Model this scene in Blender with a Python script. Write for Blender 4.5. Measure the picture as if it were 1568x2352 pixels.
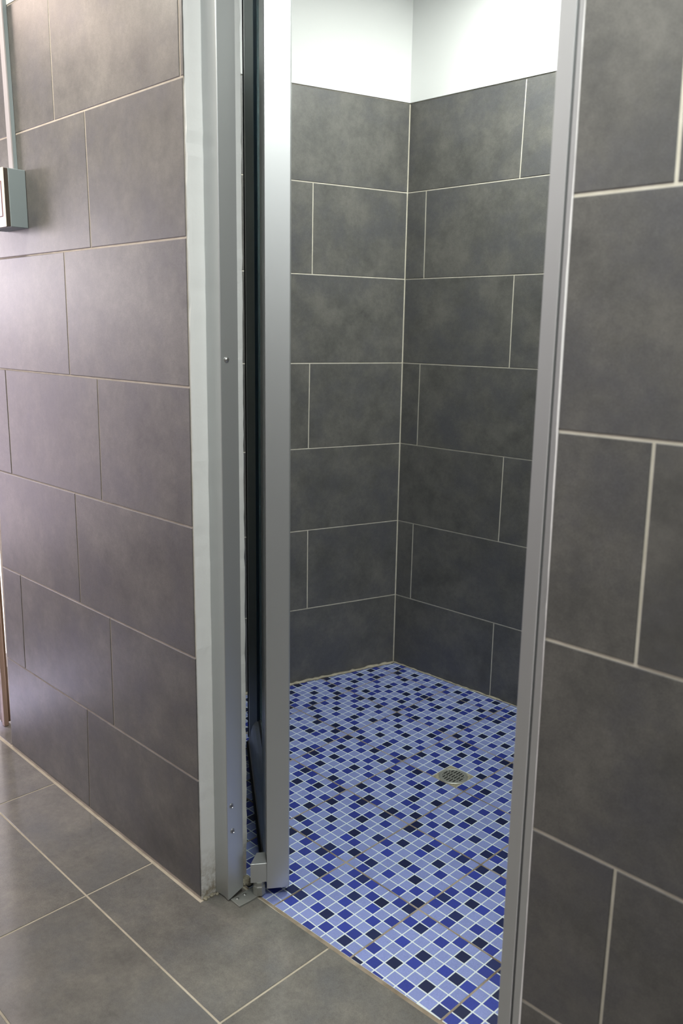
import bpy, bmesh, math, random
from mathutils import Matrix, Vector

random.seed(11)
for o in list(bpy.data.objects):
    bpy.data.objects.remove(o)
S = bpy.context.scene
COL = S.collection

# ------------------------------------------------------------------ camera, world, lights, exposure
YAW, PITCH, ROLL = map(math.radians, (44.94864, -12.08979, 0.92015))
CAM = Vector((1.48121, -1.02975, 1.33949))
FPX = 1928.905
fwd = Vector((-math.sin(YAW) * math.cos(PITCH), math.cos(YAW) * math.cos(PITCH), math.sin(PITCH)))
r0 = Vector((math.cos(YAW), math.sin(YAW), 0))
u0 = r0.cross(fwd)
rgt = math.cos(ROLL) * r0 + math.sin(ROLL) * u0
upv = -math.sin(ROLL) * r0 + math.cos(ROLL) * u0
cd = bpy.data.cameras.new('camera')
cam = bpy.data.objects.new('camera', cd)
COL.objects.link(cam)
cam.matrix_world = Matrix(((rgt.x, upv.x, -fwd.x, CAM.x), (rgt.y, upv.y, -fwd.y, CAM.y),
                           (rgt.z, upv.z, -fwd.z, CAM.z), (0, 0, 0, 1)))
cd.sensor_fit = 'HORIZONTAL'
cd.sensor_width = 24.0
cd.lens = FPX / 1568 * 24.0
cd.clip_start = 0.05
cd.dof.use_dof = True
cd.dof.focus_distance = 2.35
cd.dof.aperture_fstop = 5.0
S.camera = cam

W = bpy.data.worlds.new('world')
S.world = W
W.use_nodes = True
W.node_tree.nodes['Background'].inputs[0].default_value = (0.75, 0.85, 1.0, 1)
W.node_tree.nodes['Background'].inputs[1].default_value = 0.3

S.view_settings.view_transform = 'Standard'
S.view_settings.look = 'None'
S.view_settings.gamma = 1.0
S.view_settings.use_curve_mapping = False
S.view_settings.exposure = 0.16


def area(name, loc, target, sx, sy, power, color):
    l = bpy.data.lights.new(name, 'AREA')
    l.shape = 'RECTANGLE'
    l.size, l.size_y, l.energy, l.color = sx, sy, power, color
    o = bpy.data.objects.new(name, l)
    COL.objects.link(o)
    o.location = loc
    o.rotation_euler = (Vector(target) - Vector(loc)).to_track_quat('-Z', 'Y').to_euler()
    return o


CEIL = 2.60
# ceiling lamps of shower and washroom; daylight: window and outer door at the far end, unseen fill panel added right of the viewer
LZ = CEIL - 0.06
area('shower_lamp', (0.10, 0.98, LZ), (0.10, 0.98, 0), 0.3, 0.3, 22.5, (0.96, 1.0, 0.94))
area('washroom_lamp', (1.00, -0.30, LZ), (1.00, -0.30, 0), 0.35, 0.35, 10.0, (0.96, 1.0, 0.96))
area('low_fill_light', (1.10, -0.42, 2.25), (1.10, -0.42, 0), 0.3, 0.1, 8.5, (0.96, 1.0, 0.96))  # added fill without a fixture, steepens the falloff down the right wall
area('washroom_lamp', (-0.40, -0.70, LZ), (-0.40, -0.70, 0), 0.35, 0.35, 8.5, (1.0, 0.96, 0.86))  # second lamp, added to brighten the left wall and the right jamb
area('low_fill_light', (-0.45, -0.42, 2.25), (-0.45, -0.42, 0), 0.3, 0.1, 6.5, (1.0, 0.92, 0.78))  # added fill without a fixture, for the upper left wall
area('warm_lamp', (-1.75, -0.50, LZ), (-1.75, -0.50, 0), 0.3, 0.3, 11.0, (1.0, 0.78, 0.66))
area('far_window_daylight', (-3.2, -1.0, 1.66), (0, -1.0, 1.66), 1.0, 0.6, 21.0, (1.0, 0.90, 0.98))
area('outer_door_daylight', (-3.2, -0.75, 0.90), (0, -0.75, 0.90), 1.0, 1.7, 20.0, (1.0, 0.82, 0.98))
area('right_fill_panel', (2.4, -1.0, 2.0), (0, -1.0, 2.0), 1.0, 0.5, 2.3, (0.95, 1.0, 1.0))  # unseen panel added to brighten the reflection in the door stile
sun = area('sun_through_outer_door', (-2.7, -0.62, 1.9), (-1.46, -0.22, 0), 0.42, 0.30, 20.0, (0.70, 0.66, 1.0))
sun.data.spread = math.radians(8)


# ------------------------------------------------------------------ materials
def mat(name, base, rough=0.5, metal=0.0, spec=0.5):
    m = bpy.data.materials.new(name)
    m.use_nodes = True
    b = m.node_tree.nodes['Principled BSDF']
    b.inputs['Base Color'].default_value = (*base, 1)
    b.inputs['Roughness'].default_value = rough
    b.inputs['Metallic'].default_value = metal
    b.inputs['Specular IOR Level'].default_value = spec
    return m


def nn(m, t, **kw):
    n = m.node_tree.nodes.new(t)
    for k, v in kw.items():
        setattr(n, k, v)
    return n


def link(m, a, b):
    m.node_tree.links.new(a, b)


def coords(m, per_object=True):
    tc = nn(m, 'ShaderNodeTexCoord')
    if not per_object:
        return tc.outputs['Object']
    oi = nn(m, 'ShaderNodeObjectInfo')
    mul = nn(m, 'ShaderNodeMath', operation='MULTIPLY')
    mul.inputs[1].default_value = 37.0
    link(m, oi.outputs['Random'], mul.inputs[0])
    va = nn(m, 'ShaderNodeVectorMath', operation='ADD')
    link(m, tc.outputs['Object'], va.inputs[0])
    link(m, mul.outputs[0], va.inputs[1])
    return va.outputs[0]


def noise(m, vec, scale, detail=4.0, rough=0.6):
    n = nn(m, 'ShaderNodeTexNoise')
    n.inputs['Scale'].default_value = scale
    n.inputs['Detail'].default_value = detail
    n.inputs['Roughness'].default_value = rough
    link(m, vec, n.inputs['Vector'])
    return n.outputs['Fac']


def ramp(m, fac, stops):
    r = nn(m, 'ShaderNodeValToRGB')
    e = r.color_ramp.elements
    while len(e) < len(stops):
        e.new(0.5)
    for el, (p, c) in zip(e, stops):
        el.position = p
        el.color = (*c, 1)
    link(m, fac, r.inputs['Fac'])
    return r.outputs['Color']


def mix(m, kind, fac, a, b):
    n = nn(m, 'ShaderNodeMix', data_type='RGBA', blend_type=kind)
    if isinstance(fac, float):
        n.inputs[0].default_value = fac
    else:
        link(m, fac, n.inputs[0])
    for sock, v in ((n.inputs[6], a), (n.inputs[7], b)):
        if isinstance(v, tuple):
            sock.default_value = (*v, 1)
        else:
            link(m, v, sock)
    return n.outputs[2]


def bump(m, h, strength, dist):
    b = nn(m, 'ShaderNodeBump')
    b.inputs['Strength'].default_value = strength
    b.inputs['Distance'].default_value = dist
    link(m, h, b.inputs['Height'])
    link(m, b.outputs[0], m.node_tree.nodes['Principled BSDF'].inputs['Normal'])


def bsdf(m):
    return m.node_tree.nodes['Principled BSDF']


def stone_tile(name, dark, light, bluish, rough):
    m = mat(name, light, rough)
    v = coords(m)
    big = noise(m, v, 9.0, 9.0, 0.70)
    c = ramp(m, big, [(0.34, dark), (0.64, light)])
    hue = ramp(m, noise(m, v, 5.5, 6.0, 0.66), [(0.46, (0, 0, 0)), (0.68, (1, 1, 1))])
    c = mix(m, 'MIX', hue, c, bluish)
    c2 = mix(m, 'OVERLAY', 0.32, c, ramp(m, noise(m, v, 75.0, 6.0, 0.75), [(0.3, (0.34,) * 3), (0.7, (0.66,) * 3)]))
    c3 = mix(m, 'OVERLAY', 0.55, c2, ramp(m, noise(m, v, 620.0, 2.0, 0.7), [(0.3, (0.34,) * 3), (0.7, (0.66,) * 3)]))
    link(m, c3, bsdf(m).inputs['Base Color'])
    return m


M = {}
M['tile'] = stone_tile('grey_stone_tile', (0.094, 0.093, 0.088), (0.163, 0.158, 0.144), (0.102, 0.102, 0.108), 0.40)
M['floor_tile'] = stone_tile('grey_floor_tile', (0.118, 0.115, 0.106), (0.184, 0.177, 0.157), (0.130, 0.131, 0.129), 0.15)

m = M['grout'] = mat('beige_grout', (0.56, 0.51, 0.40), 0.9)
c = ramp(m, noise(m, coords(m, False), 25.0), [(0.3, (0.60, 0.56, 0.46)), (0.7, (0.74, 0.70, 0.60))])
link(m, c, bsdf(m).inputs['Base Color'])
m = M['floor_grout'] = mat('dull_beige_grout', (0.42, 0.38, 0.30), 0.9)
c = ramp(m, noise(m, coords(m, False), 25.0), [(0.3, (0.33, 0.30, 0.23)), (0.7, (0.47, 0.43, 0.34))])
link(m, c, bsdf(m).inputs['Base Color'])
m = M['left_grout'] = mat('brownish_grout', (0.40, 0.35, 0.29), 0.9)
c = ramp(m, noise(m, coords(m, False), 25.0), [(0.3, (0.42, 0.375, 0.32)), (0.7, (0.58, 0.53, 0.46))])
link(m, c, bsdf(m).inputs['Base Color'])
m = M['brown_grout'] = mat('brown_grout', (0.22, 0.17, 0.11), 0.9)
c = ramp(m, noise(m, coords(m, False), 9.0), [(0.36, (0.15, 0.115, 0.075)), (0.66, (0.36, 0.31, 0.24))])
link(m, c, bsdf(m).inputs['Base Color'])

m = M['white'] = mat('white_wall_paint', (0.82, 0.83, 0.82), 0.7)
bump(m, noise(m, coords(m, False), 18.0, 6.0), 0.25, 0.004)

m = M['reveal'] = mat('white_painted_plaster', (0.84, 0.85, 0.83), 0.65)
v = coords(m, False)
geo = nn(m, 'ShaderNodeNewGeometry')
sep = nn(m, 'ShaderNodeSeparateXYZ')
link(m, geo.outputs['Position'], sep.inputs[0])
mr = nn(m, 'ShaderNodeMapRange')
mr.inputs['From Min'].default_value = 0.14
mr.inputs['From Max'].default_value = 0.0
link(m, sep.outputs['Z'], mr.inputs['Value'])
mm = nn(m, 'ShaderNodeMath', operation='MULTIPLY')
link(m, mr.outputs[0], mm.inputs[0])
link(m, ramp(m, noise(m, v, 45.0, 5.0, 0.7), [(0.40, (0.1,) * 3), (0.62, (1, 1, 1))]), mm.inputs[1])
c = mix(m, 'MIX', mm.outputs[0], (0.84, 0.85, 0.83), (0.30, 0.25, 0.17))     # grime of the wet floor on the plaster foot
link(m, c, bsdf(m).inputs['Base Color'])
bump(m, noise(m, v, 70.0, 6.0), 0.35, 0.003)

m = M['mortar'] = mat('rough_mortar', (0.33, 0.30, 0.22), 0.95)
c = ramp(m, noise(m, coords(m, False), 120.0, 5.0), [(0.3, (0.17, 0.15, 0.10)), (0.7, (0.44, 0.41, 0.32))])
link(m, c, bsdf(m).inputs['Base Color'])
bump(m, noise(m, coords(m, False), 150.0), 0.6, 0.004)

m = M['alu'] = mat('satin_aluminium', (0.58, 0.60, 0.60), 0.38, 0.72)
bump(m, noise(m, coords(m, False), 900.0, 2.0), 0.04, 0.0005)
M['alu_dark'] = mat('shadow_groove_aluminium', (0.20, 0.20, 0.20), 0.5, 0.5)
M['steel'] = mat('steel', (0.60, 0.60, 0.58), 0.28, 1.0)
M['dull_steel'] = mat('dull_steel', (0.42, 0.43, 0.40), 0.45, 0.7)
M['rubber'] = mat('black_rubber', (0.015, 0.016, 0.018), 0.55)
M['seal'] = mat('dark_blue_glazing_seal', (0.050, 0.085, 0.130), 0.30)
M['dark'] = mat('drain_dark', (0.008, 0.008, 0.008), 0.8)
m = M['glass'] = mat('teal_tinted_glass', (0.62, 0.82, 0.82), 0.04)
bsdf(m).inputs['Transmission Weight'].default_value = 1.0
bsdf(m).inputs['IOR'].default_value = 1.5

def tessera(name, base, var):
    m = mat(name, base, 0.33)
    v = coords(m)
    oi = nn(m, 'ShaderNodeObjectInfo')
    lo = tuple(x * (1 - var) for x in base)
    hi = tuple(x * (1 + var) for x in base)
    c = mix(m, 'MIX', oi.outputs['Random'], lo, hi)
    sp = ramp(m, noise(m, v, 620.0, 3.0, 0.75), [(0.30, (0.30,) * 3), (0.70, (0.70,) * 3)])
    link(m, mix(m, 'OVERLAY', 0.6, c, sp), bsdf(m).inputs['Base Color'])
    return m


M['mos_light'] = tessera('periwinkle_mosaic', (0.225, 0.275, 0.56), 0.06)
M['mos_mid'] = tessera('royal_blue_mosaic', (0.030, 0.048, 0.30), 0.16)
M['mos_dark'] = tessera('navy_mosaic', (0.011, 0.019, 0.085), 0.35)
M['mos_line'] = mat('pale_mosaic_joint', (0.66, 0.74, 0.76), 0.6)

M['box_blue'] = mat('blue_grey_plastic', (0.235, 0.285, 0.30), 0.5)
M['trunk'] = mat('off_white_plastic', (0.44, 0.42, 0.43), 0.5)
M['cream'] = mat('cream_plastic', (0.74, 0.69, 0.60), 0.35)
M['gap_shade'] = mat('seam_shadow_brown', (0.055, 0.042, 0.030), 0.6)  # shade of the gap behind the switch plate, put into the colour
M['rocker'] = mat('pale_lilac_plastic', (0.66, 0.66, 0.76), 0.3)
M['red_line'] = mat('maroon_edge', (0.20, 0.05, 0.05), 0.5)
m = M['wood'] = mat('light_brown_door_wood', (0.30, 0.22, 0.17), 0.45)
m = M['daylit'] = mat('daylit_frosted_glass', (0.8, 0.8, 0.8), 0.5)
bsdf(m).inputs['Emission Color'].default_value = (1.0, 0.90, 0.88, 1)
bsdf(m).inputs['Emission Strength'].default_value = 1.25
M['wood_dark'] = mat('dark_brown_door_wood', (0.10, 0.06, 0.03), 0.5)


# ------------------------------------------------------------------ builders
def mesh_obj(name, verts, faces, material, parent=None, loc=(0, 0, 0), smooth=False):
    me = bpy.data.meshes.new(name)
    me.from_pydata([tuple(v) for v in verts], [], faces)
    bm = bmesh.new()
    bm.from_mesh(me)
    bmesh.ops.recalc_face_normals(bm, faces=bm.faces)
    bm.to_mesh(me)
    bm.free()
    if smooth:
        for p in me.polygons:
            p.use_smooth = True
    for mm_ in (material if isinstance(material, (list, tuple)) else [material]):
        me.materials.append(mm_)
    o = bpy.data.objects.new(name, me)
    COL.objects.link(o)
    o.location = loc
    if parent:
        o.parent = parent
    return o


def tag(o, label=None, cat=None, kind=None, group=None):
    if label: o['label'] = label
    if cat: o['category'] = cat
    if kind: o['kind'] = kind
    if group: o['group'] = group
    return o


def empty(name, loc=(0, 0, 0)):
    o = bpy.data.objects.new(name, None)
    COL.objects.link(o)
    o.location = loc
    o.empty_display_size = 0.05
    return o


class Frame:
    """a plane in space: origin, in-plane axes U and V, outward normal N"""
    def __init__(s, o, u, v, n):
        s.o, s.u, s.v, s.n = Vector(o), Vector(u).normalized(), Vector(v).normalized(), Vector(n).normalized()

    def at(s, a, b, c=0.0):
        return s.o + a * s.u + b * s.v + c * s.n


def area2(p):
    return sum(p[i][0] * p[(i + 1) % len(p)][1] - p[(i + 1) % len(p)][0] * p[i][1] for i in range(len(p))) / 2


def inset(p, d):
    if area2(p) < 0:
        p = p[::-1]
    L = []
    k = len(p)
    for i in range(k):
        a, b, c = Vector(p[i - 1]), Vector(p[i]), Vector(p[(i + 1) % k])
        e1, e2 = (b - a).normalized(), (c - b).normalized()
        n1, n2 = Vector((-e1.y, e1.x)), Vector((-e2.y, e2.x))
        h = n1 + n2
        q = h.dot(n1)
        L.append(tuple(b + h * (d / max(q, 0.25))))
    return L


def tidy(p, eps):
    q = []
    for i, v in enumerate(p):
        if (Vector(v) - Vector(p[i - 1])).length > eps:
            q.append(v)
    return q


def clip(p, a, b, c):
    """keep the part of polygon p where a*x + b*y >= c"""
    out = []
    for i in range(len(p)):
        P, Q = p[i - 1], p[i]
        dp, dq = a * P[0] + b * P[1] - c, a * Q[0] + b * Q[1] - c
        if (dp >= 0) != (dq >= 0):
            t = dp / (dp - dq)
            out.append((P[0] + t * (Q[0] - P[0]), P[1] + t * (Q[1] - P[1])))
        if dq >= 0:
            out.append(Q)
    return out


def slab_geo(fr, poly, front, back, ch, chd, ctr):
    """a chamfered tile: polygon outline at height back..front-chd, inset face at front"""
    if area2(poly) < 0:
        poly = poly[::-1]
    k = len(poly)
    top = inset(poly, ch)
    V = [fr.at(x, y, back) - ctr for x, y in poly] + [fr.at(x, y, front - chd) - ctr for x, y in poly] \
        + [fr.at(x, y, front) - ctr for x, y in top]
    F = [list(range(2 * k, 3 * k))]
    for i in range(k):
        j = (i + 1) % k
        F.append([i, j, k + j, k + i])
        F.append([k + i, k + j, 2 * k + j, 2 * k + i])
    return V, F


def slab(name, fr, poly, front, back, ch, chd, material, parent):
    cx = sum(p[0] for p in poly) / len(poly)
    cy = sum(p[1] for p in poly) / len(poly)
    ctr = fr.at(cx, cy, front)
    V, F = slab_geo(fr, poly, front, back, ch, chd, ctr)
    pl = parent.location if parent else Vector((0, 0, 0))
    return mesh_obj(name, V, F, material, parent, ctr - pl)


def box_geo(x0, x1, y0, y1, z0, z1):
    V = [(x, y, z) for z in (z0, z1) for x, y in ((x0, y0), (x1, y0), (x1, y1), (x0, y1))]
    F = [[3, 2, 1, 0], [4, 5, 6, 7]] + [[i, (i + 1) % 4, 4 + (i + 1) % 4, 4 + i] for i in range(4)]
    return V, F


def bevel_me(o, w, seg=1):
    bm = bmesh.new()
    bm.from_mesh(o.data)
    bmesh.ops.bevel(bm, geom=list(bm.edges), offset=w, segments=seg, affect='EDGES', profile=0.5)
    bm.to_mesh(o.data)
    bm.free()
    return o


def box(name, x0, x1, y0, y1, z0, z1, material, parent=None, bev=0.0):
    V, F = box_geo(x0, x1, y0, y1, z0, z1)
    c = Vector(((x0 + x1) / 2, (y0 + y1) / 2, (z0 + z1) / 2))
    pl = parent.location if parent else Vector((0, 0, 0))
    o = mesh_obj(name, [Vector(v) - c for v in V], F, material, parent, c - pl)
    if bev:
        bevel_me(o, bev)
    return o


def extrude(name, pts3_a, pts3_b, material, parent=None):
    """prism between two matching 3-D outlines"""
    k = len(pts3_a)
    pl = parent.location if parent else Vector((0, 0, 0))
    V = [Vector(p) - pl for p in pts3_a] + [Vector(p) - pl for p in pts3_b]
    F = [list(range(k))[::-1], list(range(k, 2 * k))] + [[i, (i + 1) % k, k + (i + 1) % k, k + i] for i in range(k)]
    return mesh_obj(name, V, F, material, parent)


def disc_stack(name, fr, rings, material, parent=None, seg=24, a0=0.0):
    """lathe about the frame's normal: rings = [(radius, height), ...]"""
    V, F = [], []
    for r, h in rings:
        for i in range(seg):
            a = a0 + 2 * math.pi * i / seg
            V.append(fr.at(r * math.cos(a), r * math.sin(a), h))
    for k in range(len(rings) - 1):
        for i in range(seg):
            j = (i + 1) % seg
            F.append([k * seg + i, k * seg + j, (k + 1) * seg + j, (k + 1) * seg + i])
    F.append([i for i in range(seg)][::-1])
    F.append([(len(rings) - 1) * seg + i for i in range(seg)])
    pl = parent.location if parent else Vector((0, 0, 0))
    return mesh_obj(name, [v - pl for v in V], F, material, parent)


def strip(name, pa, pb, ha, hb, n, jit, material, parent=None):
    """an uneven fillet of grout between two world points; ha, hb = offset vectors of its two feet"""
    V, F = [], []
    for i in range(n + 1):
        p = Vector(pa).lerp(Vector(pb), i / n)
        ja, jb, jc = (1 + random.uniform(-jit, jit) for _ in range(3))
        V += [p, p + Vector(ha) * ja, p + (Vector(ha) + Vector(hb)) * 0.55 * jc, p + Vector(hb) * jb]
    for i in range(n):
        a = 4 * i
        for q in range(4):
            F.append([a + q, a + (q + 1) % 4, a + 4 + (q + 1) % 4, a + 4 + q])
    F.append([0, 1, 2, 3])
    F.append([4 * n + q for q in (3, 2, 1, 0)])
    return mesh_obj(name, V, F, material, parent, smooth=True)


# ------------------------------------------------------------------ the setting: floor and walls
def x_right(z):                 # leaning left edge of the wall right of the opening
    return 0.8796 - 0.0066 * z


def x_far(z):                   # leaning far end of the wall left of the opening
    return -1.048 + 0.045 * min(z, 1.2)


def y_edge(x):                  # line where the mosaic of the shower begins
    return 0.1050 + 0.035 * x


PI = math.pi
FLOOR = Frame((0, 0, 0), (1, 0, 0), (0, 1, 0), (0, 0, 1))

floor = box('floor', -3.3, 2.5, -2.3, 0.40, -0.10, -0.0010, M['floor_grout'])
tag(floor, 'washroom floor of large grey stone-look tiles with beige grout', 'floor', 'structure')
GX, GY, PX, PY, G = -0.2071, -0.1897, 0.5324, 0.2985, 0.0023
for i in range(-6, 5):
    for j in range(-7, 1):
        xa, xb = GX + i * PX + G, GX + (i + 1) * PX - G
        ya, yb = GY + j * PY + G, GY + (j + 1) * PY - G
        if j == 0:
            # the row under the wall line; the tile at the corner runs on into the opening
            if xb < -0.05:
                poly = [(xa, ya), (xb, ya), (xb, -0.0066), (xa, -0.0066)]
            elif xa > 0.87:
                poly = [(xa, ya), (xb, ya), (xb, -0.0066), (xa, -0.0066)]
            elif xa < 0:
                poly = [(xa, ya), (xb, ya), (xb, y_edge(xb) - .005), (0.004, y_edge(0.004) - .005), (0.004, -0.0066), (xa, -0.0066)]
            else:
                poly = [(xa, ya), (xb, ya), (xb, y_edge(xb) - .005), (xa, y_edge(xa) - .005)]
                if xb > 0.87:
                    poly = [(xa, ya), (xb, ya), (xb, -0.0066), (0.874, -0.0066), (0.874, y_edge(.874) - .005), (xa, y_edge(xa) - .005)]
        else:
            poly = [(xa, ya), (xb, ya), (xb, yb), (xa, yb)]
        slab('floor_tile', FLOOR, poly, 0.0, -0.004, 0.0008, 0.0006, M['floor_tile'], floor)
for i in range(-5, -1):                                    # doorway beyond the far end of the left wall
    xa, xb = GX - 0.3 + i * PX + G, min(GX - 0.3 + (i + 1) * PX - G, -1.065)
    if xb > xa:
        slab('floor_tile', FLOOR, [(xa, 0.004), (xb, 0.004), (xb, 0.29), (xa, 0.29)], 0.0, -0.004, 0.0008, 0.0006, M['floor_tile'], floor)
# beige bead along the foot of the left wall and along the mosaic
strip('grout_bead', (-1.05, -0.001, -0.001), (0.0, -0.001, -0.001), (0, -0.0062, 0.0008), (0, 0.001, 0.0035), 40, 0.22, M['floor_grout'], floor)
strip('grout_bead', (0.875, -0.001, -0.001), (2.4, -0.001, -0.001), (0, -0.006, 0.001), (0, 0.001, 0.004), 20, 0.2, M['floor_grout'], floor)
strip('grout_bead', (0.02, y_edge(0.02), -0.001), (0.865, y_edge(0.865), -0.001), (0, -0.0062, 0.0012), (0, 0.0052, 0.0014), 60, 0.3, M['floor_grout'], floor)

# ---- tiled walls
TH = 0.0013                                                 # tile proud of the grout bed


def tile_wall(parent, fr, rows, gap, mtl, jitter=0.0003):
    """rows: [((zl, zr) bottom, (zl, zr) top, [u joints], ul(z), ur(z))]; bottom/top given as z at two ends"""
    for zb, zt, us, ul, ur in rows:
        for k in range(len(us) + 1):
            a0 = us[k - 1][0] if k else None
            b0 = us[k][0] if k < len(us) else None
            a1 = us[k - 1][1] if k else None
            b1 = us[k][1] if k < len(us) else None
            g = gap / 2
            p = [((a0 + g) if k else ul(zb), zb + g), ((b0 - g) if k < len(us) else ur(zb), zb + g),
                 ((b1 - g) if k < len(us) else ur(zt), zt - g), ((a1 + g) if k else ul(zt), zt - g)]
            if p[1][0] - p[0][0] < 0.004:
                continue
            slab('wall_tile', fr, p, random.uniform(-jitter, jitter), -TH - 0.001, 0.0010, 0.0007, mtl, parent)


def J(x, x2=None):
    return (x, x if x2 is None else x2)


# wall left of the opening ------------------------------------------------
wall_l = empty('wall_left')
tag(wall_l, 'grey tiled wall left of the shower opening, white plaster above', 'wall', 'structure')
V = [(x_far(0), TH, 0), (-0.0040, TH, 0), (-0.0040, 0.14, 0), (x_far(0), 0.14, 0),
     (x_far(2.1), TH, CEIL), (-0.0040, TH, CEIL), (-0.0040, 0.14, CEIL), (x_far(2.1), 0.14, CEIL)]
F = [[3, 2, 1, 0], [4, 5, 6, 7]] + [[i, (i + 1) % 4, 4 + (i + 1) % 4, 4 + i] for i in range(4)]
mesh_obj('grout_bed', V, F, M['left_grout'], wall_l)
LF = Frame((0, 0, 0), (1, 0, 0), (0, 0, 1), (0, -1, 0))
e_in = lambda z: -0.0038
e_sl = lambda z: -0.0045
far = lambda z: x_far(z) + 0.0005
ROWS_L = [
    (0.006, 0.3135, [J(-0.538, -0.5225)], far, e_in),
    (0.3135, 0.6165, [J(-0.9034, -0.8954), J(-0.3805, -0.3764)], far, e_in),
    (0.6165, 0.9185, [J(-0.5294, -0.5295)], far, lambda z: -0.0052),
    (0.9185, 1.2215, [J(-0.907, -0.905), J(-0.3907, -0.3874)], far, lambda z: -0.0045),
    (1.2215, 1.5225, [J(-0.5247, -0.5228)], far, lambda z: -0.0052),
    (1.5225, 1.8225, [J(-0.9, -0.9), J(-0.3893, -0.3925)], far, lambda z: -0.0049),
    (1.8225, 2.122, [J(-0.5368, -0.538), J(-0.0125, -0.0140)], far, lambda z: -0.0015),
]
tile_wall(wall_l, LF, ROWS_L, 0.0042, M['tile'])
box('plaster', -1.0, -0.0005, -0.0005, 0.0395, 2.1235, CEIL, M['white'], wall_l)
# the white plaster reveal: front arris runs rough along the tile edge
n = 110
V, F = [], []
for i in range(n + 1):
    z = CEIL * i / n
    foot = max(0.0, 1 - z / 0.10)
    jx, jy = random.gauss(0, 0.0006), random.gauss(0, 0.0008)
    xr = -0.0005 + (0.0035 * (z / 2.0) if z < 2 else .0035) * 0.4
    x0 = -0.0012 if z > 1.815 else -0.0042
    V += [(x0 + random.gauss(0, 0.0004), 0.0026 + jy * 0.4, z), (xr - 0.0012 + jx, 0.0042 + jy, z),
          (xr + jx * 0.7 + foot * random.uniform(-.003, .002), 0.012 + jy, z), (xr + jx * 0.4, 0.075, z),
          (xr + random.gauss(0, 0.0005) - foot * random.uniform(.0, .012), 0.1395 + random.gauss(0, 0.0006) - foot * random.uniform(0, .012), z),
          (x0, 0.1395, z)]
for i in range(n):
    for q in range(6):
        F.append([6 * i + q, 6 * i + (q + 1) % 6, 6 * i + 6 + (q + 1) % 6, 6 * i + 6 + q])
F += [[0, 1, 2, 3, 4, 5], [6 * n + q for q in (5, 4, 3, 2, 1, 0)]]
rv = mesh_obj('plaster_reveal', V, F, M['reveal'], wall_l)
tag(rv, 'white painted plaster reveal with a grimy chipped foot')
for cx, cy, r in ((0.018, 0.112, 0.013), (0.028, 0.122, 0.011), (0.010, 0.128, 0.010), (0.002, 0.010, 0.007), (0.004, 0.028, 0.006), (0.008, 0.040, 0.005)):
    bm = bmesh.new()
    bmesh.ops.create_icosphere(bm, subdivisions=2, radius=r)
    for v in bm.verts:
        v.co *= random.uniform(0.82, 1.15)
        v.co.z *= 0.75
    me = bpy.data.meshes.new('mortar_lump')
    bm.to_mesh(me)
    bm.free()
    me.materials.append(M['mortar'])
    o = bpy.data.objects.new('mortar_lump', me)
    COL.objects.link(o)
    o.location = (cx, cy, r * 0.25)
    o.parent = wall_l

# wall right of the opening -----------------------------------------------
wall_r = empty('wall_right')
tag(wall_r, 'grey tiled wall right of the shower opening, close to the viewer', 'wall', 'structure')
V = [(x_right(0) + .002, TH, 0), (2.5, TH, 0), (2.5, 0.14, 0), (x_right(0) + .002, 0.14, 0),
     (x_right(CEIL) + .002, TH, CEIL), (2.5, TH, CEIL), (2.5, 0.14, CEIL), (x_right(CEIL) + .002, 0.14, CEIL)]
F = [[3, 2, 1, 0], [4, 5, 6, 7]] + [[i, (i + 1) % 4, 4 + (i + 1) % 4, 4 + i] for i in range(4)]
mesh_obj('grout_bed', V, F, M['grout'], wall_r)
xl = lambda z: x_right(z) + 0.0012
xe = lambda z: 2.49
ROWS_R = [
    (0.005, 0.2972, [J(1.395), J(1.907)], xl, xe),
    (0.2972, 0.6020, [J(1.0120, 1.0127), J(1.523), J(2.035)], xl, xe),
    (0.6020, 0.9085, [J(1.395), J(1.907)], xl, xe),
    (0.9085, 1.2108, [J(1.0136, 1.0107), J(1.523), J(2.035)], xl, xe),
    (1.2108, 1.5185, [J(1.395), J(1.907)], xl, xe),
    (1.5185, 1.8240, [J(1.0075, 1.0020), J(1.523), J(2.035)], xl, xe),
    (1.8240, 2.1260, [J(1.395), J(1.907)], xl, xe),
]
tile_wall(wall_r, LF, ROWS_R, 0.0050, M['tile'])
box('plaster', x_right(2.5), 2.5, -0.0005, 0.0395, 2.1275, CEIL, M['white'], wall_r)
# white caulk between tile edge and the metal frame
n = 90
V, F = [], []
for i in range(n + 1):
    z = CEIL * i / n
    w = 0.0016 + 0.0022 * max(0, math.sin(z * 5.2 + 1.0)) + random.uniform(-.0005, .0005)
    x = x_right(z) + 0.0014
    V += [(x, 0.0004, z), (x, 0.14, z), (x - w, 0.14, z), (x - w, 0.0012 + random.uniform(-.0004, .0004), z)]
for i in range(n):
    for q in range(4):
        F.append([4 * i + q, 4 * i + (q + 1) % 4, 4 * i + 4 + (q + 1) % 4, 4 * i + 4 + q])
F += [[0, 1, 2, 3], [4 * n + q for q in (3, 2, 1, 0)]]
tag(mesh_obj('caulk_line', V, F, M['reveal'], wall_r), 'thin uneven white caulk along the tile edge')

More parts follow.
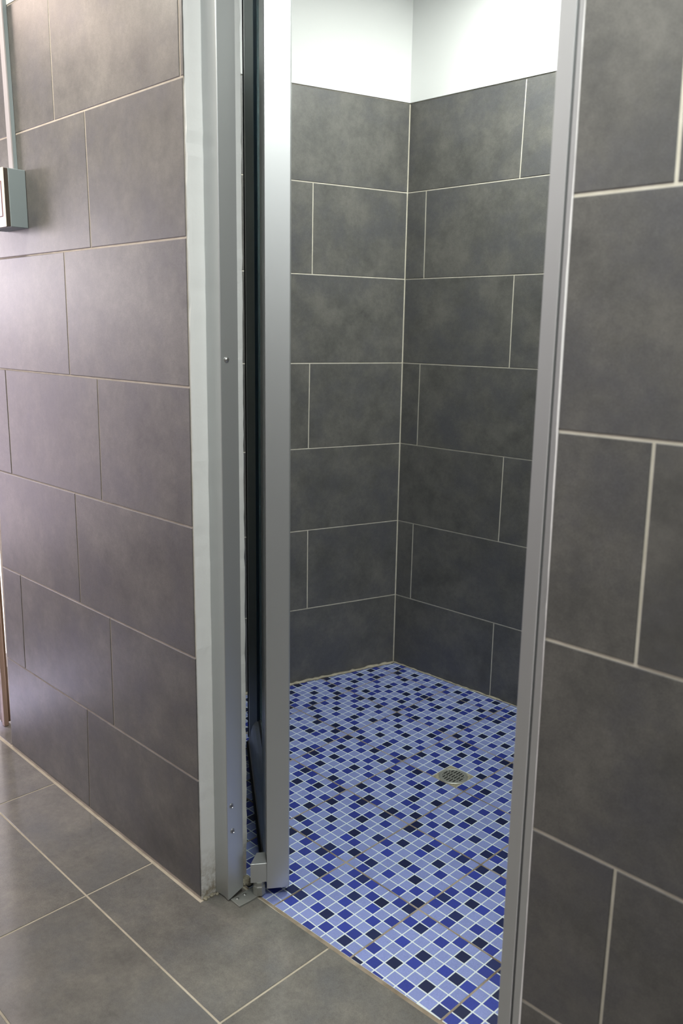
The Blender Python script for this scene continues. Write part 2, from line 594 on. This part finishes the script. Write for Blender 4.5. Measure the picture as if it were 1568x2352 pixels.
# shower walls ---------------------------------------------------------------
C0 = Vector((-0.6603, 1.4317, 0))
AB, AS = math.radians(1.28678), math.radians(-15.7829)
db = Vector((math.cos(AB), math.sin(AB), 0))
nb = Vector((math.sin(AB), -math.cos(AB), 0))              # faces the opening
ds = Vector((math.sin(AS), -math.cos(AS), 0))
ns = Vector((-ds.y, ds.x, 0))                               # faces into the shower
BF = Frame(C0, db, (0, 0, 1), nb)
SF = Frame(C0, ds, (0, 0, 1), ns)
XR = 1.03                                                   # inner face of the shower's right wall
LB = (XR - C0.x) / db.x
LS = (C0.y - 0.14) / -ds.y
Z7 = [0.010, 0.3050, 0.6125, 0.9205, 1.2285, 1.5365, 1.8420, 2.1450]


def shell(parent, fr, L, off=0.0):
    V = [fr.at(a, b, c) for c in (-TH, -0.12) for a, b in ((-0.13, -0.1), (L + 0.1, -0.1), (L + 0.1, CEIL), (-0.13, CEIL))]
    F = [[0, 1, 2, 3], [7, 6, 5, 4]] + [[i, 4 + i, 4 + (i + 1) % 4, (i + 1) % 4] for i in range(4)]
    mesh_obj('grout_bed', V, F, M['grout'], parent)
    V = [fr.at(a, b, c) for c in (0.0035, -0.03) for a, b in ((-0.004, 2.146), (L, 2.146), (L, CEIL), (-0.004, CEIL))]
    mesh_obj('plaster', V, F, M['white'], parent)


wall_b = empty('wall_back')
tag(wall_b, 'grey tiled back wall of the shower, white paint above the tiles', 'wall', 'structure')
shell(wall_b, BF, LB)
oddB, evenB = [J(0.475, 0.471), J(1.005)], [J(0.081, 0.086), J(0.612), J(1.142)]
rows = []
for k in range(7):
    js = [(0.4715, 0.4715), (0.0775, 0.0790), (0.4715, 0.4735), (0.0845, 0.0855), (0.4755, 0.4745), (0.0890, 0.0865), (0.4750, 0.4800)][k]
    u = [js] + ([J(1.003)] if k % 2 == 0 else [J(0.611), J(1.142)])
    rows.append((Z7[k], Z7[k + 1], u, lambda z: 0.0022, lambda z: LB))
tile_wall(wall_b, BF, rows, 0.0036, M['tile'])

wall_s = empty('wall_side')
tag(wall_s, 'oblique grey tiled side wall of the shower, behind the open glass door', 'wall', 'structure')
shell(wall_s, SF, LS)
rows = []
for k in range(7):
    u = [J(0.531), J(1.062)] if k % 2 == 0 else [[(0.399, 0.399), (0.399, 0.396), (0.389, 0.388)][k // 2], J(0.922)]
    rows.append((Z7[k], Z7[k + 1], u, lambda z: 0.0022, lambda z: LS))
tile_wall(wall_s, SF, rows, 0.0036, M['tile'])

wall_e = empty('wall_east')
tag(wall_e, 'grey tiled shower wall hidden behind the right-hand wall', 'wall', 'structure')
EF = Frame((XR, 0.14, 0), (0, 1, 0), (0, 0, 1), (-1, 0, 0))
V = [EF.at(a, b, c) for c in (-TH, -0.1) for a, b in ((0, -0.1), (1.33, -0.1), (1.33, CEIL), (0, CEIL))]
F4 = [[0, 1, 2, 3], [7, 6, 5, 4]] + [[i, 4 + i, 4 + (i + 1) % 4, (i + 1) % 4] for i in range(4)]
mesh_obj('grout_bed', V, F4, M['grout'], wall_e)
V = [EF.at(a, b, c) for c in (0.002, -0.03) for a, b in ((0, 2.146), (1.33, 2.146), (1.33, CEIL), (0, CEIL))]
mesh_obj('plaster', V, F4, M['white'], wall_e)
rows = [(Z7[k], Z7[k + 1], [J(0.5), J(1.03)] if k % 2 == 0 else [J(0.24), J(0.77)], lambda z: 0.002, lambda z: 1.325) for k in range(7)]
tile_wall(wall_e, EF, rows, 0.0030, M['tile'])

IFR = Frame((0, 0.146, 0), (1, 0, 0), (0, 0, 1), (0, 1, 0))
for par, xa, xb, js in ((wall_l, -1.02, -0.012, (-0.30, -0.56)), (wall_r, 0.884, XR - 0.002, (0.95, 0.96))):
    box('grout_bed', xa - 0.002, xb + 0.002, 0.1396, 0.1440, 0.003, 2.146, M['grout'], par)
    box('plaster', xa - 0.002, xb + 0.002, 0.1396, 0.1450, 2.1465, CEIL, M['white'], par)
    tile_wall(par, IFR, [(Z7[k], Z7[k + 1], [J(js[k % 2])], lambda z, q=xa: q, lambda z, q=xb: q) for k in range(7)], 0.0036, M['tile'])

# rest of the washroom shell -----------------------------------------------
tag(box('ceiling', -3.4, 2.6, -2.4, 1.75, CEIL, CEIL + 0.1, M['white']), 'white painted ceiling over washroom and shower', 'ceiling', 'structure')
tag(box('wall_rear', -3.3, 2.5, -2.4, -2.3, -0.1, CEIL, M['white']), 'white painted wall behind the viewer', 'wall', 'structure')
tag(box('wall_end', 2.5, 2.6, -2.4, 0.14, -0.1, CEIL, M['white']), 'white painted end wall right of the viewer', 'wall', 'structure')
tag(box('wall_window', -3.4, -3.3, -2.4, 0.5, -0.1, CEIL, M['white']), 'white painted wall at the bright far end', 'wall', 'structure')
tag(box('wall_far', -3.3, -0.98, 0.30, 0.40, -0.1, CEIL, M['white']), 'bright white wall seen past the far end of the tiled wall', 'wall', 'structure')

for nm, a in (('tile_dado', (-3.3, 2.5, -2.3, -2.288, 0, 1.9)), ('tile_dado', (2.488, 2.5, -2.288, -0.001, 0, 1.55))):
    box(nm, *a, M['tile'], bpy.data.objects['wall_rear' if a[0] < 0 else 'wall_end'])
# ------------------------------------------------------------------ mosaic floor of the shower
MS = 0.24549
CELL = MS / 8
AM = math.radians(-0.72586)
MX, MY = 0.38233, 0.35072
ZC = 0.0146
yE, DD = 0.107, 1.4317
mu = Vector((math.cos(AM), math.sin(AM), ZC / (DD - yE) * math.sin(AM)))
slope = ZC / (DD - yE)
MF = Frame((MX, MY, slope * (MY - yE)), (math.cos(AM), math.sin(AM), slope * math.sin(AM)),
           (-math.sin(AM), math.cos(AM), slope * math.cos(AM)), (0, -slope, 1))
sh_floor = empty('shower_floor')
tag(sh_floor, 'shower floor of blue mosaic tiles, sloping to a round drain', 'floor', 'structure')
bed = [(-1.12, 0.10), (XR, 0.10), (XR, 1.50), (-1.12, 1.50)]
V = [Vector((x, y, slope * (y - yE) - d)) for d in (0.0010, 0.08) for x, y in bed]
mesh_obj('grout_bed', V, [[0, 1, 2, 3], [7, 6, 5, 4]] + [[i, 4 + i, 4 + (i + 1) % 4, (i + 1) % 4] for i in range(4)], M['brown_grout'], sh_floor)

P1 = ['Dm.m.mD.', '...D...m', '.D.m.D..', 'm.....m.', '.m.Dm...', '.....D.m', 'mD.m..m.', '.m...m.D']
P2 = ['D.m.D..m', 'm..m.mD.', '.Dm..m..', '.m..m.m.', 'm.Dm.D.m', 'Dm...m..', 'm.D.m...', '..m..Dm.']
P3 = ['.mD..D..', 'm.m.m.m.', 'D..mD...', '.m...m.D', 'm.D..D..', '...m.mm.', 'Dm.....D', '..Dm.Dm.']


def pattern(p, r):
    d = {(x, 7 - row): c for row, t in enumerate(p) for x, c in enumerate(t)}
    for _ in range(r):
        d = {(y, 7 - x): c for (x, y), c in d.items()}
    return d


SHEETS = {(-3, 1): (P2, 0), (-3, 2): (P1, 2), (-3, 3): (P3, 3), (-3, 0): (P2, 1), (-2, 0): (P3, 0), (-2, 1): (P3, 0),
          (-2, 2): (P2, 1), (-2, 3): (P1, 1), (-1, -1): (P2, 1), (-1, 0): (P1, 0), (-1, 1): (P1, 1), (-1, 2): (P1, 0),
          (0, -1): (P1, 1), (0, 0): (P2, 0), (0, 1): (P3, 1), (-3, 4): (P2, 2), (-2, 4): (P1, 0), (-4, 1): (P3, 3),
          (-4, 2): (P3, 0), (-4, 3): (P2, 2), (-4, 4): (P1, 3), (-1, 3): (P3, 2), (-2, -1): (P3, 1), (-1, 4): (P2, 3)}
DRAIN_CELLS = {(-12 + i, 16 + j) for i in range(3) for j in range(3)}


def world_xy(p):
    q = MF.at(p[0], p[1])
    return q.x, q.y


def clip_floor(poly, m_side=0.010, m_back=0.004, m_front=0.005):
    """cut a mosaic-plane polygon by the walls and by the front edge (lines given in world x, y)"""
    def half(poly, A, B, Cc):
        # A*X + B*Y >= Cc with X = MX + a cos - b sin, Y = MY + a sin + b cos
        a = A * math.cos(AM) + B * math.sin(AM)
        b = -A * math.sin(AM) + B * math.cos(AM)
        return clip(poly, a, b, Cc - A * MX - B * MY)
    c2 = Vector((C0.x, C0.y))
    poly = half(poly, ns.x, ns.y, ns.x * c2.x + ns.y * c2.y + m_side)
    if poly: poly = half(poly, nb.x, nb.y, nb.x * c2.x + nb.y * c2.y + m_back)
    if poly: poly = half(poly, -1, 0, -(XR - 0.003))
    if poly: poly = half(poly, -0.035, 1.0, 0.1050 + m_front)
    return poly


def shown_size(p):
    q = MF.at(p[0], p[1]) - CAM
    z = q.dot(fwd)
    u, v = 784 + FPX * q.dot(rgt) / z, 1176 - FPX * q.dot(upv) / z
    # left of this line stands the door, right of it the metal frame of the right wall
    vis = v < 2360 and (667 < u or (568 < u < 600 and v > 1730)) and u < 1190 - (v - 1630) * 0.067
    return (1 / z ** 2) if vis else 0.0


def near_line(p, side):
    c2 = Vector(world_xy(p)) - Vector((C0.x, C0.y))
    return c2.dot(Vector((ns.x, ns.y)))


cells = []
sheets = {}
for si in range(-6, 4):
    for sj in range(-2, 6):
        a0, b0 = si * MS, sj * MS
        g = 0.0023
        poly = clip_floor([(a0 + g, b0 + g), (a0 + MS - g, b0 + g), (a0 + MS - g, b0 + MS - g), (a0 + g, b0 + MS - g)])
        poly = tidy(poly, 0.001) if poly else poly
        if not poly or len(poly) < 3 or abs(area2(poly)) < 2e-4:
            continue
        # the walls left and right of the opening stand on the front strip
        pat = pattern(*SHEETS[(si, sj)]) if (si, sj) in SHEETS else pattern(random.choice((P1, P2, P3)), random.randrange(4))
        if (si, sj) == (-2, 2):
            d0, d1 = -12 * CELL, -9 * CELL
            e1 = 19 * CELL
            poly = [(a0 + g, b0 + g), (d0, b0 + g), (d0, e1), (d1, e1), (d1, b0 + g), (a0 + MS - g, b0 + g), (a0 + MS - g, b0 + MS - g), (a0 + g, b0 + MS - g)]
        sh = slab('mosaic_sheet', MF, poly, -0.0006, -0.004, 0.0003, 0.0003, M['mos_line'], sh_floor)
        sheets[(si, sj)] = sh
        for (i, j), c in pat.items():
            ci, cj = si * 8 + i, sj * 8 + j
            if (ci, cj) in DRAIN_CELLS:
                continue
            h = 0.0016
            lo = lambda k, e: e + g if k == 0 else None
            xa = ci * CELL + (g + .0002 if i == 0 else h)
            xb = (ci + 1) * CELL - (g + .0002 if i == 7 else h)
            ya = cj * CELL + (g + .0002 if j == 0 else h)
            yb = (cj + 1) * CELL - (g + .0002 if j == 7 else h)
            p = clip_floor([(xa, ya), (xb, ya), (xb, yb), (xa, yb)], 0.0105, 0.0045, 0.0055)
            p = tidy(p, 0.0012) if p else p
            if not p or len(p) < 3 or abs(area2(p)) < 3e-5:
                continue
            ctr = (sum(q[0] for q in p) / len(p), sum(q[1] for q in p) / len(p))
            cells.append((shown_size(ctr) * abs(area2(p)), p, c, (si, sj)))
MC = {'.': M['mos_light'], 'm': M['mos_mid'], 'D': M['mos_dark']}
cells.sort(key=lambda t: -t[0])
for w, p, c, key in cells[:300]:
    sh = sheets[key]
    slab('mosaic_tile', MF, p, 0.0, -0.0010, 0.0004, 0.0003, MC[c], sh)
V, F, MI = [], [], []
for w, p, c, key in cells[300:]:
    v, f = slab_geo(MF, p, 0.0, -0.0010, 0.0004, 0.0003, Vector((0, 0, 0)))
    k = len(V)
    V += v
    F += [[k + q for q in ff] for ff in f]
    MI += ['.mD'.index(c)] * len(f)
rest = mesh_obj('small_mosaic_tiles', V, F, [MC['.'], MC['m'], MC['D']], sh_floor)
for pl, mi in zip(rest.data.polygons, MI):
    pl.material_index = mi
tag(rest, kind='stuff')
# pale uneven grout where the mosaic meets the walls
zc = lambda p: Vector((p.x, p.y, slope * (p.y - yE) - 0.002))
strip('grout_bead', zc(C0 + ds * 1.25), zc(C0), ns * 0.0125 + Vector((0, 0, 0.003)), Vector((0, 0, 0.008)), 90, 0.38, M['floor_grout'], sh_floor)
strip('grout_bead', zc(C0), zc(C0 + db * 1.65), nb * 0.0065 + Vector((0, 0, 0.003)), Vector((0, 0, 0.006)), 90, 0.35, M['floor_grout'], sh_floor)

# ------------------------------------------------------------------ floor drain
dc = MF.at(-10.45 * CELL, 17.45 * CELL, 0.0)
drain = empty('floor_drain', dc)
tag(drain, 'round slotted steel floor drain set in mortar in the blue mosaic', 'drain')
DF = Frame(dc, MF.u, MF.v, MF.n)
sq = [(-1.55 * CELL, -1.45 * CELL), (1.45 * CELL, -1.45 * CELL), (1.45 * CELL, 1.55 * CELL), (-1.55 * CELL, 1.55 * CELL)]
slab('mortar_surround', DF, sq, -0.0002, -0.004, 0.001, 0.0008, M['mortar'], drain)
R = 0.0445
seg = 40
V, F = [], []
prof = [(R, -0.001), (R, 0.0012), (R - 0.0015, 0.0020), (R - 0.004, 0.0016), (R - 0.005, 0.0006), (R - 0.006, 0.0006)]
for r, h in prof:
    for i in range(seg):
        a = 2 * PI * i / seg
        V.append(DF.at(r * math.cos(a), r * math.sin(a), h) - dc)
for k in range(len(prof) - 1):
    for i in range(seg):
        j = (i + 1) % seg
        F.append([k * seg + i, k * seg + j, (k + 1) * seg + j, (k + 1) * seg + i])
mesh_obj('collar', V, F, M['dull_steel'], drain)
# grate: a disc pierced by three rows of slots, laid out as a rim, cross bars and ribs
Rg = R - 0.0065
disc_stack('sump_shade', DF, [(Rg, -0.0005), (Rg, -0.0001)], M['dark'], drain, 32)  # flat black disc stands in for the shaded hollow under the grate
V, F = [], []


def add_box(fr, a0, a1, b0, b1, h0, h1):
    k = len(V)
    for h in (h0, h1):
        for a, b in ((a0, b0), (a1, b0), (a1, b1), (a0, b1)):
            V.append(fr.at(a, b, h) - dc)
    F.extend([[k + 3, k + 2, k + 1, k], [k + 4, k + 5, k + 6, k + 7]] + [[k + i, k + (i + 1) % 4, k + 4 + (i + 1) % 4, k + 4 + i] for i in range(4)])


for r0_, r1_ in ((Rg - 0.004, Rg + 0.001),):
    k = len(V)
    for r, h in ((r1_, 0.0), (r1_, 0.0011), (r0_, 0.0011), (r0_, 0.0)):
        for i in range(seg):
            a = 2 * PI * i / seg
            V.append(DF.at(r * math.cos(a), r * math.sin(a), h) - dc)
    for q in range(3):
        for i in range(seg):
            j = (i + 1) % seg
            F.append([k + q * seg + i, k + q * seg + j, k + (q + 1) * seg + j, k + (q + 1) * seg + i])
for b in (-0.0115, 0.0115):
    L = math.sqrt((Rg - 0.003) ** 2 - b * b)
    add_box(DF, -L, L, b - 0.0026, b + 0.0026, 0.0, 0.0010)
for i in range(-4, 4):
    a = (i + 0.5) * 0.0098
    L = math.sqrt(max(0, (Rg - 0.003) ** 2 - a * a))
    add_box(DF, a - 0.0024, a + 0.0024, -L, L, 0.0, 0.0010)
mesh_obj('grate', V, F, M['dull_steel'], drain)

# ------------------------------------------------------------------ metal frame of the opening
ZT = 2.48
trim1 = empty('trim_1')
tag(trim1, 'satin aluminium door channel on the white reveal left of the opening', 'door frame', 'structure')
pr = [(0.0008, 0.0424), (0.006, 0.0436), (0.012, 0.0447), (0.018, 0.0455), (0.025, 0.0460), (0.032, 0.0458), (0.039, 0.0450), (0.0455, 0.0438),
      (0.0470, 0.0440), (0.0476, 0.0448), (0.0476, 0.0890), (0.0466, 0.0898), (0.0008, 0.0898)]
extrude('channel', [(x, y, 0.003 if y < .06 else 0.018) for x, y in pr], [(x, y, ZT) for x, y in pr], M['alu'], trim1)
# thin lip line on the arris
SR = Frame((0.0476, 0.0588, 1.2794), (0, 1, 0), (0, 0, 1), (1, 0, 0))
disc_stack('screw', SR, [(0.0062, -0.001), (0.0062, 0.0008), (0.0052, 0.0026), (0.0030, 0.0040), (0.0008, 0.0044)], M['steel'], trim1, 20)
for y, z in ((0.0570, 0.2475), (0.0596, 0.1813)):
    SR = Frame((0.0476, y, z), (0, 1, 0), (0, 0, 1), (1, 0, 0))
    scr = disc_stack('screw', SR, [(0.0066, -0.001), (0.0066, 0.0008), (0.0058, 0.0014), (0.0046, 0.0012), (0.0040, 0.0004)], M['steel'], trim1, 20)
    disc_stack('screw_recess', SR, [(0.0043, 0.0003), (0.0041, 0.0006), (0.0018, 0.0007), (0.0008, 0.0007)], M['alu_dark'], scr, 12)

trim2 = empty('trim_2')
tag(trim2, 'satin aluminium striker channel against the tiled wall right of the opening', 'door frame', 'structure')


def ext2(name, x0, x1, y0, y1, m_, bev=0.0008):
    top, bot = -0.0020, 0.0022
    z0, z1 = 0.003, ZT
    fx = lambda x, z: x + 0.0105 * (1 - z / 2.0) * (0.45 if x < 0.83 else 0.35) - 0.0015
    pa = [(x0, y0 + bev), (x0 + bev, y0), (x1 - bev, y0), (x1, y0 + bev), (x1, y1), (x0, y1)]
    return extrude(name, [(fx(x, z0), y, z0) for x, y in pa], [(fx(x, z1), y, z1) for x, y in pa], m_, trim2)


ext2('channel', 0.8058, 0.8312, 0.0450, 0.0900, M['alu'])
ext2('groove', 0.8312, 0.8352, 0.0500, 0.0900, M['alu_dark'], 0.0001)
ext2('wall_flange', 0.8352, 0.8705, 0.0455, 0.0900, M['alu'])

# ------------------------------------------------------------------ the open glass door
door = empty('door_1', (0.0967, 0.123, 0))
tag(door, 'aluminium framed glass shower door standing open on its floor pivot', 'door', 'structure')
d_ = Vector((-0.8148, 0.5798, 0))
n_ = Vector((0.5798, 0.8148, 0))
N0 = Vector((0.0967, 0.123, 0))
LD = 0.755
ZB, ZD = 0.022, 2.42


def dp(t, s, z):
    return N0 + d_ * t + n_ * s + Vector((0, 0, z))


def vert_prof(name, ts, z0, z1, m_):
    return extrude(name, [dp(t, s, z0) for t, s in ts], [dp(t, s, z1) for t, s in ts], m_, door)


# hinge stile: broad end face towards the viewer, dark joint and long flat side
ST = 0.160
vert_prof('stile', [(0.0, 0.0), (0.0, 0.0515), (0.0012, 0.0530), (0.010, 0.0550), (ST, 0.0550), (ST, 0.034), (ST - .004, 0.0275), (ST - .004, 0.0008), (0.026, 0.0), (0.026, 0.007),
                    (0.004, 0.007), (0.004, 0.0)], ZB - 0.001, ZD, M['alu'])
# closing stile: its inner side rounds down to the glass
vert_prof('stile', [(LD, 0.0), (LD, 0.0550), (0.66, 0.0550), (0.66, 0.036), (0.670, 0.0205)] + [(0.676 + 0.034 * math.sin(q * PI / 16), 0.0200 * (1 - math.sin(q * PI / 16))) for q in range(0, 9)],
          ZB + 0.002, ZD, M['alu'])
vert_prof('edge_seal', [(LD + 0.0008, 0.004), (LD + 0.006, 0.000), (LD + 0.008, -0.003), (LD + 0.010, 0.008), (LD + .0008, 0.014)], ZB + 0.01, ZD, M['rubber'])


def rail(name, z0, z1, up):
    prof = [(0.0, 0.0), (0.0, 0.0550), (0.108, 0.0550), (0.108, 0.036), (0.112, 0.0235), (0.104, 0.0200), (0.092, 0.0140), (0.077, 0.0080), (0.060, 0.0032), (0.042, 0.0008), (0.026, 0.0)]
    zz = lambda q: (z0 + q) if up else (z1 - q)
    return extrude(name, [dp(ST + .0005, s, zz(q)) for q, s in prof], [dp(0.6955, s, zz(q)) for q, s in prof], M['alu'], door)


rail('rail', ZB + 0.004, None, True)
rail('rail', None, ZD, False)
# drip lip and black bottom seal
extrude('drip_lip', [dp(0.04, s, z) for s, z in ((0.0, 0.0285), (-0.0024, 0.0265), (-0.0024, 0.024), (0.0, 0.024))],
        [dp(LD, s, z) for s, z in ((0.0, 0.0285), (-0.0024, 0.0265), (-0.0024, 0.024), (0.0, 0.024))], M['steel'], door)
extrude('bottom_seal', [dp(0.05, s, z) for s, z in ((0.0005, 0.0255), (0.020, 0.0255), (0.006, 0.019), (-0.009, 0.019), (-0.008, 0.021))],
        [dp(LD, s, z) for s, z in ((0.0005, 0.0255), (0.020, 0.0255), (0.006, 0.019), (-0.009, 0.019), (-0.008, 0.021))], M['rubber'], door)
vert_prof('pane', [(ST - .006, 0.0290), (0.672, 0.0290), (0.672, 0.0350), (ST - .006, 0.0350)], 0.120, ZD - 0.10, M['glass'])
vert_prof('glazing_seal', [(0.655, 0.0207), (0.6695, 0.0207), (0.6695, 0.0289), (0.645, 0.0289)], 0.139, ZD - 0.11, M['seal'])
extrude('glazing_seal', [dp(ST, s, z) for s, z in ((0.0236, 0.139), (0.0236, 0.141), (0.0289, 0.150), (0.0289, 0.139))],
        [dp(0.66, s, z) for s, z in ((0.0236, 0.139), (0.0236, 0.141), (0.0289, 0.150), (0.0289, 0.139))], M['alu_dark'], door)
# pivot block: sloping shoulder, on the wall side of the stile
pb = [(0.002, 0.0385), (0.002, 0.0890), (0.046, 0.0900), (0.052, 0.0385)]
o = extrude('pivot_block', [dp(t, -0.0395 + (0.018 if t > .01 and z > .05 else (0.004 if t > .01 else 0)), z) for t, z in pb], [dp(t, -0.0004, z) for t, z in pb], M['alu'], door)
bevel_me(o, 0.0006)
PF = Frame(dp(0.012, -0.018, 0), d_, n_, (0, 0, 1))
disc_stack('pivot_pin', PF, [(0.0155, 0.0045), (0.0155, 0.026), (0.0135, 0.029), (0.0135, 0.0384)], M['dull_steel'], door, 8, PI / 8)

# pivot plate screwed to the floor
pp = empty('pivot_plate', (0.06, 0.085, 0))
tag(pp, 'small steel pivot plate screwed to the floor below the door corner', 'plate')
PLF = Frame((0.06, 0.085, 0), (1, 0, 0), (0, 1, 0), (0, 0, 1))
pl = [(0.0490, 0.0500), (0.0830, 0.0490), (0.0850, 0.080), (0.0835, 0.1150), (0.0790, 0.1270), (0.070, 0.1320), (0.0560, 0.1320), (0.0490, 0.1240)]
slab('plate', PLF, [(x - 0.06, y - 0.085) for x, y in pl], 0.0042, 0.0002, 0.0006, 0.0005, M['dull_steel'], pp)
for x, y in ((0.0585, 0.0625), (0.0585, 0.0850)):
    SR = Frame((x, y, 0.0042), (1, 0, 0), (0, 1, 0), (0, 0, 1))
    disc_stack('screw', SR, [(0.0042, -0.0005), (0.0042, 0.0006), (0.0034, 0.0016), (0.0016, 0.0022)], M['steel'], pp, 16)

# ------------------------------------------------------------------ light switch and its trunking
sw = empty('light_switch', (-0.77, 0, 1.66))
tag(sw, 'surface light switch box with cream plate on the tiled wall', 'light switch')
box('back_box', -0.835, -0.704, -0.0465, -0.0008, 1.5885, 1.7300, M['box_blue'], sw, 0.0012)
box('shadow_seam', -0.833, -0.7052, -0.0572, -0.0466, 1.5895, 1.7290, M['gap_shade'], sw)  # recessed gap, its shadow given as a dark brown block
box('cover_plate', -0.837, -0.7040, -0.0590, -0.0573, 1.5880, 1.7305, M['cream'], sw, 0.0006)
box('rocker_frame', -0.790, -0.7185, -0.0597, -0.0591, 1.6130, 1.6990, M['red_line'], sw)
box('rocker', -0.788, -0.7203, -0.0606, -0.0598, 1.6148, 1.6972, M['rocker'], sw, 0.0003)

tr = empty('cable_trunking', (-0.757, 0, 2.2))
tag(tr, 'thin white cable trunking running up the tiled wall from the switch', 'trunking')


def lean(x, z):
    return x - 0.022 * (z - 1.74)


for nm, x0, x1, y0, y1, mt in (('channel', -0.7670, -0.7460, -0.0105, -0.0006, M['box_blue']), ('lid', -0.7675, -0.7455, -0.0140, -0.0106, M['trunk'])):
    a = [(x0, y1), (x1, y1), (x1, y0), (x0, y0)]
    extrude(nm, [(lean(x, 1.7305), y, 1.7305) for x, y in a], [(lean(x, 2.59), y, 2.59) for x, y in a], mt, tr)

# ------------------------------------------------------------------ brown door beyond the far end of the wall
door2 = empty('door_2', (-1.23, 0.05, 0))
tag(door2, 'dark brown wooden door with pale post beyond the far wall end', 'door', 'structure')
box('post', -1.2180, -1.1990, 0.0420, 0.0570, 0.0005, 2.1, M['wood'], door2, 0.0015)
box('leaf', -1.2640, -1.2185, 0.0500, 0.0720, 0.006, 2.08, M['wood_dark'], door2)
win = empty('window_1', (-1.5, 0.28, 0))
tag(win, 'bright daylit glazing seen past the far end of the tiled wall', 'window', 'structure')
box('pane', -2.10, -1.04, 0.275, 0.279, 0.06, 2.10, M['daylit'], win)
box('window_frame', -2.14, -1.03, 0.270, 0.284, 0.002, 0.0595, M['white'], win)
box('window_frame', -2.14, -1.03, 0.270, 0.284, 2.1005, 2.16, M['white'], win)
